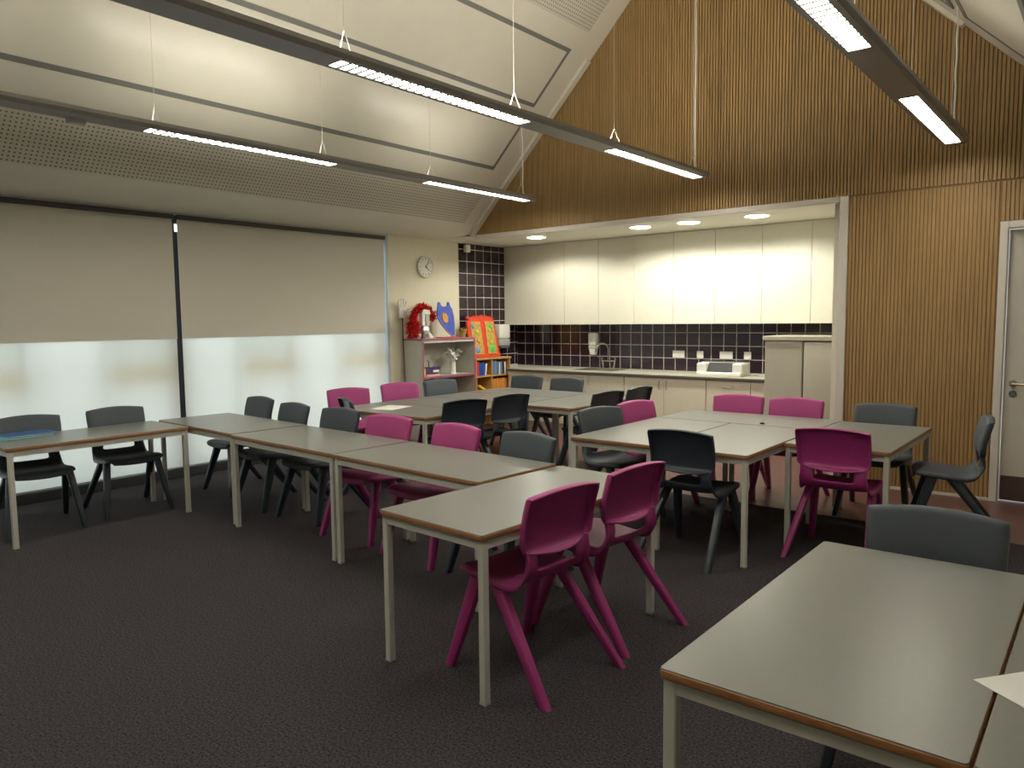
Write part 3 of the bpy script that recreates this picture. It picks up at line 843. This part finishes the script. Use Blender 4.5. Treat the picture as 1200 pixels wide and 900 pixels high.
def leg_mesh(m, sx, top, bot):
    """tapered D-section leg, level cut at floor"""
    mb = MB()
    rings = []
    for t, a, b in ((0.0, 0.034, 0.023), (0.12, 0.034, 0.023), (0.55, 0.028, 0.021), (0.98, 0.023, 0.018), (1.0, 0.021, 0.016)):
        x = sx * (top[0] + (bot[0] - top[0]) * t)
        y = top[1] + (bot[1] - top[1]) * t
        z = top[2] + (bot[2] - top[2]) * t
        ring = []
        for k in range(12):
            an = 2 * math.pi * k / 12
            c, s = math.cos(an), math.sin(an)
            ring.append(mb.bm.verts.new((x + b * math.copysign(abs(c) ** 0.6, c), y + a * math.copysign(abs(s) ** 0.6, s), z)))
        rings.append(ring)
    mb.skin(rings)
    return mb.mesh('leg', m, True)
def make_chair(m, mf):
    e = empty('plastic_chair', (0, 0, 0))
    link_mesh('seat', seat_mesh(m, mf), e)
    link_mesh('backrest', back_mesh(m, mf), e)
    for sx in (-1, 1):
        link_mesh('leg', leg_mesh(m, sx, (0.178, -0.135, 0.421), (0.235, -0.262, 0.0)), e)
        link_mesh('leg', leg_mesh(m, sx, (0.178, -0.045, 0.412), (0.235, 0.272, 0.0)), e)
    return e
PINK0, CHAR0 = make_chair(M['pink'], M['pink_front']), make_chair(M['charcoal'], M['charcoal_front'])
cused = {'p': False, 'c': False}
def chair(kind, bx, by, th, label):
    """bx, by: where the top of the backrest stands; th: 0 faces -y"""
    src = PINK0 if kind == 'p' else CHAR0
    o = src if not cused[kind] else copy_tree(src)
    cused[kind] = True
    f = Vector((math.sin(R(th)), -math.cos(R(th))))
    o.location = (bx + 0.15 * f.x, by + 0.15 * f.y, 0)
    o.rotation_euler = (0, 0, R(th))
    return tag(o, label, 'chair', ('pink' if kind == 'p' else 'charcoal') + ' moulded plastic chairs')
chair('p', -1.70, 2.39, -95, 'pink chair in the centre foreground, the nearest one to the camera')
chair('p', -1.69, 2.95, -95, 'pink chair directly behind the nearest pink chair, at the same table')
chair('c', -6.145, 1.97, 83, 'charcoal chair at far left behind the blue folders')
chair('c', -6.165, 2.60, 85, 'second charcoal chair from the left, against the window blind')
chair('c', -5.90, 3.70, -3, 'charcoal chair at the window end of the long row, its seat sticking out left')
chair('c', -5.20, 3.57, -5, 'second charcoal chair from the window along the long row')
chair('c', -4.60, 3.565, 1, 'charcoal chair in the long row just left of a pink one')
chair('p', -3.95, 3.48, 3, 'left one of two pink chairs behind the long table row')
chair('p', -3.25, 3.42, -5, 'right one of two pink chairs behind the long table row')
chair('c', -2.66, 3.40, -7, 'large charcoal backrest at the right end of the long row')
chair('p', -5.90, 4.70, 66, 'leftmost pink chair of the far cluster, near the window blind')
chair('p', -5.92, 5.40, 70, 'pink chair of the far cluster in front of the grey shelf unit side')
chair('c', -5.86, 5.95, 75, 'grey chair in front of the open grey shelf unit')
chair('c', -5.42, 6.94, 6, 'left one of two charcoal chairs between far cluster and kitchen cabinets')
chair('c', -4.80, 6.87, 3, 'right one of two charcoal chairs between far cluster and kitchen cabinets')
chair('c', -5.16, 4.09, 155, 'black chair with turned back in front of the far cluster\'s leftmost pink chair')
chair('c', -4.24, 4.58, -106, 'black chair seen from behind between the white sheet and the next black chair')
chair('c', -4.20, 5.14, -98, 'black chair seen from behind in the notch of the far cluster')
chair('c', -3.62, 5.83, -98, 'left one of two black chairs at the right end of the far cluster')
chair('c', -3.60, 6.37, -92, 'right one of two black chairs at the right end of the far cluster')
chair('c', -2.98, 4.72, 74, 'charcoal chair at the left side of the right-hand cluster')
chair('p', -2.97, 5.24, 79, 'pink chair at the left side of the right-hand cluster')
chair('p', -2.50, 6.12, 8, 'left one of two pink chairs in front of the drawer cabinet and grey tall cupboard')
chair('p', -2.01, 6.10, 4, 'right one of two pink chairs, in front of the grey tall cupboard')
chair('c', -1.34, 6.05, 2, 'charcoal chair in front of the timber wall, right of the grey tall cupboard')
chair('c', -1.99, 4.03, 178, 'charcoal chair seen from behind at the front of the right-hand cluster')
chair('p', -1.29, 4.585, 180, 'pink chair seen from behind at the front of the right-hand cluster')
chair('c', -0.66, 5.66, -78, 'charcoal chair seen from the side, standing alone near the door')
chair('c', -0.46, 2.83, 3, 'charcoal chair at the far side of the right foreground table')

# ------------------------------------------------------------------ things on the tables
def sheet(name, c, w, l, rz, th, m, label, cat, z=TH):
    o = MB().box((-w / 2, -l / 2, 0), (w / 2, l / 2, th)).build(name, m)
    o.location = (c[0], c[1], z + 0.0006); o.rotation_euler = (0, 0, R(rz))
    return tag(o, label, cat)
sheet('paper_sheet', (-5.12, 4.555), 0.25, 0.32, 14, 0.0012, M['paper'], 'white paper sheet on the front table of the far cluster', 'paper')
pc = Vector((-0.214, 1.835)); d1 = Vector((0.8, -0.6)); d2 = Vector((0.6, 0.8))
cc = pc + d1 * 0.1485 + d2 * 0.105
sheet('paper_sheet', cc, 0.297, 0.21, math.degrees(math.atan2(d1.y, d1.x)), 0.0012, M['paper'], 'white paper sheet at the right edge across the foreground table seam', 'paper')
sheet('paper_sheet', (-5.99, 1.76), 0.22, 0.30, 6, 0.0012, M['paper'], 'white paper sheet under the turquoise folder at far left', 'paper')
def folder(name, c, w, l, rz, m, label, z):
    e = empty(name, (c[0], c[1], z), R(rz), label, 'folder')
    MB().box((-w / 2, -l / 2, 0), (w / 2, l / 2, 0.0015)).box((-w / 2, -l / 2, 0.009), (w / 2, l / 2, 0.0105)).box((-w / 2, -l / 2, 0), (-w / 2 + 0.0015, l / 2, 0.0105)).build('cover', m, e)
    MB().box((-w / 2 + 0.004, -l / 2 + 0.006, 0.0018), (w / 2 - 0.006, l / 2 - 0.006, 0.0088)).build('pages', M['paper'], e)
folder('folder', (-5.985, 1.87), 0.25, 0.33, 12, M['cyan_card'], 'turquoise folder under the dark blue one at far left', TH + 0.002)
folder('folder', (-6.01, 1.92), 0.23, 0.31, 5, M['blue_card'], 'dark blue folder on top of the turquoise one at far left', TH + 0.0128)
o = MB().lathe((0, 0, 0), [(0.001, 0), (0.016, 0.001), (0.018, 0.006), (0.012, 0.012), (0.001, 0.013)], 14).build('cable_cap', M['black_plastic'], None, True)
o.location = (-2.02, 5.40, TH + 0.0004); tag(o, 'small black disc lying on the right-hand table cluster', 'cap')

# ------------------------------------------------------------------ grey shelf unit with pink edging
bx0, bx1, by0, by1, bz = XL + 0.016, -6.44, 6.245, 7.185, 1.225
sh = empty('shelf_unit', ((bx0 + bx1) / 2, (by0 + by1) / 2, 0), 0, 'pale grey open shelf unit with mauve edging below the clock', 'shelf')
ox, oy = -(bx0 + bx1) / 2, -(by0 + by1) / 2
def SB(lo, hi, bev=0.0): return MB().box((lo[0] + ox, lo[1] + oy, lo[2]), (hi[0] + ox, hi[1] + oy, hi[2]), bev)
SB((bx0, by0, 0), (bx1 - 0.004, by0 + 0.02, bz - 0.021)).build('side_panel', M['shelf_grey'], sh)
SB((bx0, by1 - 0.02, 0), (bx1 - 0.004, by1, bz - 0.021)).build('side_panel', M['shelf_grey'], sh)
SB((bx0, by0, bz - 0.02), (bx1 - 0.002, by1, bz)).build('top_panel', M['shelf_grey'], sh)
SB((bx0, by0 + 0.02, 0.05), (bx0 + 0.008, by1 - 0.02, bz - 0.02)).build('back_panel', M['shelf_grey'], sh)
for zz in (0.765, 0.33, 0.07):
    s = SB((bx0 + 0.009, by0 + 0.02, zz - 0.018), (bx1 - 0.004, by1 - 0.02, zz)).build('shelf_board', M['shelf_grey'], sh)
    SB((bx1 - 0.004, by0 + 0.02, zz - 0.024), (bx1, by1 - 0.02, zz)).build('edging', M['shelf_pink'], s)
SB((bx1 - 0.05, by0 + 0.021, bz - 0.05), (bx1 - 0.012, by1 - 0.021, bz - 0.021)).build('top_rail', M['cupboard'], sh)
SB((bx1 - 0.004, by0, 0), (bx1, by0 + 0.022, bz - 0.02)).box((bx1 - 0.004 + ox, by1 - 0.022 + oy, 0), (bx1 + ox, by1 + oy, bz - 0.02)).box((bx1 - 0.002 + ox, by0 + oy, bz - 0.02), (bx1 + 0.002 + ox, by1 + oy, bz)).box((bx0 + ox, by0 - 0.003 + oy, bz - 0.02), (bx1 + ox, by0 + oy, bz)).build('mauve_edging', M['shelf_pink'], sh)

# things on top: feather boa arch over a silver foil figure
bo = MB()
def boa_pt(t):
    a = R(200) - t * R(200)
    return Vector((-6.60 + 0.015 * math.sin(7 * t), 6.425 + 0.185 * math.cos(a) - 0.015, 1.40 + 0.20 * math.sin(a)))
bp_ = []
for k in range(5): bp_.append(Vector((-6.60, 6.262 + 0.004 * k, 1.262 + 0.03 * k)))
for k in range(26): bp_.append(boa_pt(k / 25 * 0.9))
bo.tube(bp_, 0.034, 6)
for k in range(2600):
    p = bp_[random.randrange(len(bp_))] + Vector((random.uniform(-.02, .02), random.uniform(-.02, .02), random.uniform(-.015, .015)))
    thick = 0.095 if p.z < 1.42 else 0.066
    d = Vector((random.gauss(0, 1), random.gauss(0, 1), random.gauss(0, 1))).normalized()
    q = p + d * random.uniform(0.6, 1.1) * thick
    if q.z < bz + 0.003: q.z = bz + 0.003
    if p.z < bz + 0.004: p.z = bz + 0.004
    s = d.cross(Vector((random.random(), random.random(), 1))).normalized() * 0.010
    v = [bo.bm.verts.new(a) for a in (p + s, p - s, q - s * 0.3 + Vector((0, 0, .001)), q + s * 0.3)]
    bo.bm.faces.new(v)
tag(bo.build('feather_boa', M['red'], None), 'red feather boa arched on top of the grey shelf unit', 'boa')
fg = empty('foil_figure', (-6.58, 6.42, bz), 0, 'silver and white foil figure standing under the red boa', 'figure')
MB().lathe((0, 0.0, 0.10), [(0.02, -0.055), (0.05, -0.04), (0.066, 0.0), (0.05, 0.045), (0.02, 0.06)], 18).build('body', M['foil'], fg, True)
MB().box((-0.035, -0.06, 0.155), (0.03, -0.008, 0.31), 0.006).build('tower', M['white_foam'], fg)
MB().box((-0.03, 0.0, 0.155), (0.035, 0.062, 0.30), 0.006).build('tower', M['shelf_grey'], fg)
MB().prism([(-0.02, -0.07, 0.30), (-0.02, 0.08, 0.295), (-0.02, 0.065, 0.345), (-0.02, -0.03, 0.355)], (0.05, 0, 0)).build('head', M['foil'], fg)
MB().tube([(0.02, -0.03, 0.08), (0.03, -0.055, 0.0)], [0.022, 0.03], 8).build('leg', M['grey_plastic'], fg)
MB().tube([(0.02, 0.03, 0.09), (0.04, 0.075, 0.0)], [0.02, 0.032], 8).build('leg', M['white_foam'], fg)
rs = MB().box((-6.62, 6.64, bz + 0.0006), (-6.50, 6.96, bz + 0.012), 0.003).build('red_folder', M['red_cover'])
tag(rs, 'flat red folder lying on the grey shelf unit top', 'folder')
# blue cat-eared shield
def shield_poly(s=1.0):
    pts = [(-0.16, 0.30), (-0.155, 0.24), (-0.10, 0.155), (-0.01, 0.07), (0.08, 0.005), (0.135, 0.0), (0.15, 0.05), (0.165, 0.16), (0.17, 0.26), (0.155, 0.34), (0.12, 0.385),
           (0.105, 0.435), (0.08, 0.435), (0.06, 0.385), (-0.02, 0.375), (-0.06, 0.385), (-0.08, 0.43), (-0.11, 0.43), (-0.13, 0.37)]
    return [(p[0] * s, p[1]) for p in pts]
bs = empty('blue_shield', (-6.52, 6.755, bz + 0.013), 0, 'blue cat-eared cardboard shield with a yellow patch on the grey shelf unit', 'shield')
bs.rotation_euler = (0, R(-8), R(6))
MB().prism([(0, p[0], p[1] + 0.001) for p in shield_poly()], (0.016, 0, 0)).build('board', M['blue_paint'], bs)
MB().prism([(0.0165, p[0] * 0.5 - 0.02, p[1]) for p in [(-0.11, 0.25), (-0.08, 0.19), (0.03, 0.17), (0.10, 0.19), (0.12, 0.25), (0.06, 0.29), (-0.06, 0.30)]], (0.006, 0, 0)).build('yellow_patch', M['orange_paint'], bs)
pl_ = shield_poly()
bd = MB()
for a, b_ in list(zip(pl_, pl_[1:]))[1:9]:
    for k in range(4):
        y_ = a[0] + (b_[0] - a[0]) * k / 4; z_ = a[1] + (b_[1] - a[1]) * k / 4
        bd.lathe((0.012, y_ * 0.95, z_ + 0.006), [(0.003, -0.008), (0.011, 0.0), (0.003, 0.008)], 6, 'x')
bd.build('bead_edging', M['peach'], bs)
# plant pot
pp = empty('plant_pot', (-6.50, 7.015, bz), 0, 'small ochre plant pot beside the red and ochre collage', 'pot')
MB().lathe((0, 0, 0), [(0.036, 0.0008), (0.048, 0.085), (0.055, 0.088), (0.055, 0.105), (0.044, 0.105), (0.042, 0.09)], 20).build('pot', M['terracotta'], pp, True)
lf = MB()
for k in range(9):
    a = k * 2.4
    lf.tube([(0.01 * math.cos(a), 0.01 * math.sin(a), 0.09), (0.03 * math.cos(a), 0.03 * math.sin(a), 0.115), (0.05 * math.cos(a), 0.05 * math.sin(a), 0.12)], [0.008, 0.012, 0.002], 5)
lf.build('sprouts', M['green_leaf'], pp, True)
# white hand on a stick
hs = empty('hand_stick', (-6.735, 6.205, 0), 0, 'white foam hand on a dark stick leaning beside the grey shelf unit', 'prop')
MB().tube([(0.02, 0.018, 0.001), (0.0, 0.0, 1.49)], 0.007, 8).build('stick', M['dark_wood'], hs, True)
MB().box((-0.02, -0.055, 1.475), (0.02, 0.055, 1.60), 0.018, seg=2).build('palm', M['white_foam'], hs, True)
for yy, ln, tl_ in ((-0.042, 0.09, -0.25), (-0.014, 0.115, -0.08), (0.014, 0.105, 0.08), (0.042, 0.08, 0.25)):
    MB().tube([(0, yy, 1.585), (0.004, yy + tl_ * 0.05, 1.60 + ln * 0.5), (0.012, yy + tl_ * 0.10, 1.60 + ln)], [0.015, 0.015, 0.010], 8).build('finger', M['white_foam'], hs, True)
MB().tube([(0, 0.04, 1.51), (0.01, 0.085, 1.545), (0.012, 0.10, 1.585)], [0.017, 0.015, 0.010], 8).build('thumb', M['white_foam'], hs, True)
# things inside the shelf unit
ps = empty('purple_boat', (-6.56, 6.46, 0.765), 0, 'dark purple toy boat on the upper shelf of the grey unit', 'toy')
MB().prism([(-0.05, -0.14, 0.06), (-0.05, -0.10, 0.02), (-0.05, 0.10, 0.02), (-0.05, 0.17, 0.11), (-0.05, 0.06, 0.10), (-0.05, -0.05, 0.115), (-0.05, -0.12, 0.10)], (0.10, 0, 0)).build('hull', M['purple'], ps)
MB().tube([(0, 0.0, 0.10), (0, 0.0, 0.17), (0, -0.02, 0.19)], 0.006, 6).build('mast', M['purple'], ps, True)
MB().box((-0.06, -0.10, 0.0006), (0.07, 0.14, 0.022), 0.004).build('base', M['peach'], ps)
MB().box((0.051, 0.02, 0.045), (0.058, 0.12, 0.075), 0.004).build('stripe', M['white_foam'], ps)
lt = empty('lime_toy', (-6.50, 6.30, 0.765), 0, 'lime and yellow toy at the left end of the upper shelf', 'toy')
MB().box((-0.03, -0.028, 0.0006), (0.03, 0.028, 0.10), 0.008).build('body', M['yellow'], lt)
MB().tube([(0, -0.01, 0.10), (0, 0.0, 0.15), (0, 0.02, 0.19)], [0.022, 0.026, 0.008], 8).tube([(0, 0.01, 0.11), (0.01, 0.035, 0.15)], [0.014, 0.008], 8).build('leaf_top', M['lime'], lt, True)
ff_ = empty('foil_flower', (-6.57, 6.90, 0.765), 0, 'silver foil flower sculpture on a pale column in the grey unit', 'sculpture')
MB().lathe((0, 0, 0), [(0.045, 0.0006), (0.036, 0.02), (0.034, 0.13), (0.042, 0.15)], 14).build('column', M['white_foam'], ff_, True)
fo_ = MB()
for k in range(11):
    a = k * 2.399; r_ = 0.05 + 0.055 * (k / 11)
    c0 = Vector((0, 0, 0.15 + 0.011 * k)); r_ *= 1.25; c1 = c0 + Vector((0.5 * r_ * math.cos(a), r_ * math.sin(a), 0.06))
    c2 = c0 + Vector((0.8 * r_ * math.cos(a + .3), 1.6 * r_ * math.sin(a + .3), 0.035))
    fo_.tube([c0, c1, c2], [0.015, 0.026, 0.004], 5)
fo_.build('petals', M['foil'], ff_)
ob = empty('orange_bowl', (-6.58, 6.92, 0.33), 0, 'orange and white bowl on the lower shelf of the grey unit', 'bowl')
MB().lathe((0, 0, 0), [(0.05, 0.0006), (0.10, 0.05), (0.125, 0.12), (0.115, 0.12), (0.09, 0.055), (0.01, 0.02)], 22).build('bowl', M['orange_paint'], ob, True)
MB().lathe((0, 0, 0.10), [(0.09, 0), (0.105, 0.03), (0.07, 0.075), (0.005, 0.095)], 16).build('filling', M['orange_book'], ob, True)
MB().box((0.03, -0.06, 0.15), (0.075, 0.05, 0.175), 0.006).build('wrapper', M['white_foam'], ob)
dc = MB().lathe((-6.60, 6.56, 0.33), [(0.07, 0.0006), (0.09, 0.20), (0.05, 0.36), (0.02, 0.40)], 14).build('dark_jar', M['purple'], None, True)
tag(dc, 'dark rounded jar on the lower shelf, peeping over the grey chair', 'jar')

# ------------------------------------------------------------------ wooden bookcase with books
cx0, cx1, cy0, cy1, cz = XL + 0.016, -6.45, 7.205, 7.905, 0.945
bc = empty('bookcase', (-6.62, 7.555, 0), 0, 'small beech bookcase of four cells beside the grey shelf unit', 'bookcase')
ox, oy = 6.62, -7.555
SB((cx0, cy0, 0), (cx1, cy0 + 0.018, cz - 0.025)).build('side_panel', M['beech'], bc)
SB((cx0, cy1 - 0.018, 0), (cx1, cy1, cz - 0.025)).build('side_panel', M['beech'], bc)
SB((cx0, 7.515, 0.06), (cx1 - 0.002, 7.535, cz - 0.025)).build('divider', M['beech'], bc)
SB((cx0, cy0 - 0.005, cz - 0.024), (cx1 + 0.01, cy1 + 0.015, cz), 0.003).build('top_panel', M['beech'], bc)
SB((cx0, cy0 + 0.018, 0.05), (cx0 + 0.008, cy1 - 0.018, cz - 0.025)).build('back_panel', M['beech_dark'], bc)
for (a, b_) in ((cy0 + 0.018, 7.515), (7.535, cy1 - 0.018)):
    for zz in (0.715, 0.47, 0.22):
        SB((cx0 + 0.008, a, zz - 0.02), (cx1 - 0.003, b_, zz)).build('shelf_board', M['beech'], bc)
def book(y, z, t, hgt, dep, m, label, grp, lean=0.0):
    e = empty('book', (-6.465, y, z + 0.0006), 0, label, 'book', grp)
    MB().box((-dep, 0, 0), (0, 0.002, hgt)).box((-dep, t - 0.002, 0), (0, t, hgt)).box((-0.003, 0, 0), (0, t, hgt)).build('cover', m, e)
    MB().box((-dep + 0.004, 0.0022, 0.003), (-0.004, t - 0.0022, hgt - 0.004)).build('pages', M['paper'], e)
    e.rotation_euler = (R(lean), 0, 0)
ord_ = ['leftmost', 'second', 'third', 'fourth', 'fifth', 'sixth', 'seventh']
G1 = 'books in the upper left cell of the beech bookcase'
y_ = 7.235
for i, (t, hg, mm, cn) in enumerate(((0.052, 0.185, 'red_cover', 'red'), (0.045, 0.17, 'royal_blue', 'royal blue'), (0.05, 0.175, 'royal_blue', 'blue'), (0.03, 0.16, 'paper', 'white'))):
    book(y_, 0.715, t, hg, 0.19, M[mm], '%s spine, %s book in the upper left cell of the beech bookcase' % (cn, ord_[i]), G1, 0 if i < 3 else -8); y_ += t + (0.003 if i < 2 else 0.006)
G2 = 'books in the upper right cell of the beech bookcase'
y_ = 7.545
for i, (t, hg, mm, cn) in enumerate(((0.04, 0.18, 'grey_blue', 'grey-blue'), (0.045, 0.185, 'light_blue', 'light blue'), (0.04, 0.17, 'grey_blue', 'grey-blue'), (0.028, 0.16, 'paper', 'white'), (0.04, 0.17, 'grey_blue', 'grey-blue'), (0.03, 0.165, 'black_plastic', 'black'), (0.03, 0.16, 'paper', 'white'))):
    book(y_, 0.715, t, hg, 0.19, M[mm], '%s spine, %s book in the upper right cell of the beech bookcase' % (cn, ord_[i]), G2); y_ += t + 0.004
G3 = 'orange books in the lower right cell of the beech bookcase'
y_ = 7.56
for i, t in enumerate((0.055, 0.06, 0.05, 0.065, 0.05)):
    book(y_, 0.47, t, 0.185 + 0.005 * (i % 2), 0.20, M['orange_book'], 'orange spine, %s book in the lower right cell of the beech bookcase' % ord_[i], G3); y_ += t + 0.004
book(7.45, 0.482, 0.03, 0.20, 0.18, M['yellow'], 'yellow book leaning in the lower left cell of the beech bookcase', None, 62)

# ------------------------------------------------------------------ red and ochre collage
cg = empty('collage_panel', (-6.56, 7.50, cz + 0.001), 0, 'red framed collage panel with two ochre fields leaning on the bookcase', 'artwork')
cg.rotation_euler = (0, R(-9), R(0))
pts = [(-0.27, 0.0), (0.29, 0.0), (0.275, 0.30), (0.26, 0.45), (0.22, 0.52), (0.10, 0.535), (-0.12, 0.54), (-0.22, 0.535), (-0.28, 0.47), (-0.29, 0.30)]
MB().prism([(0, p[0], p[1]) for p in pts], (0.028, 0, 0)).build('red_backing', M['red_paint'], cg)
for s0, s1 in ((-0.235, -0.03), (0.045, 0.235)):
    MB().prism([(0.0285, s0, 0.04), (0.0285, s1, 0.04), (0.0285, s1 - 0.01, 0.475), (0.0285, s0 + 0.005, 0.48)], (0.010, 0, 0)).build('ochre_field', M['ochre'], cg)
for yy, zz, r_, mm in ((-0.19, 0.41, 0.032, 'light_blue'), (-0.13, 0.34, 0.03, 'lime'), (-0.15, 0.10, 0.045, 'light_blue'), (0.16, 0.41, 0.03, 'green_paint'), (0.12, 0.36, 0.028, 'lime'), (0.14, 0.11, 0.052, 'green_paint'), (0.13, 0.20, 0.03, 'lime'), (-0.12, 0.22, 0.03, 'orange_paint')):
    MB().lathe((0.0388, yy, zz), [(r_, 0.0), (r_ * 0.8, 0.010), (r_ * 0.3, 0.015)], 12, 'x').build('blob', M[mm], cg, True)
tf = MB()
for k in range(60):
    t = k / 59
    y_ = -0.27 + 0.53 * t; z_ = 0.515 + 0.022 * math.sin(math.pi * t)
    tf.tube([(0.014, y_, z_), (0.03 * random.random(), y_ + random.uniform(-.02, .02), z_ + random.uniform(0.0, 0.035))], [0.012, 0.006], 5)
tf.build('crepe_fringe', M['red_paint'], cg)
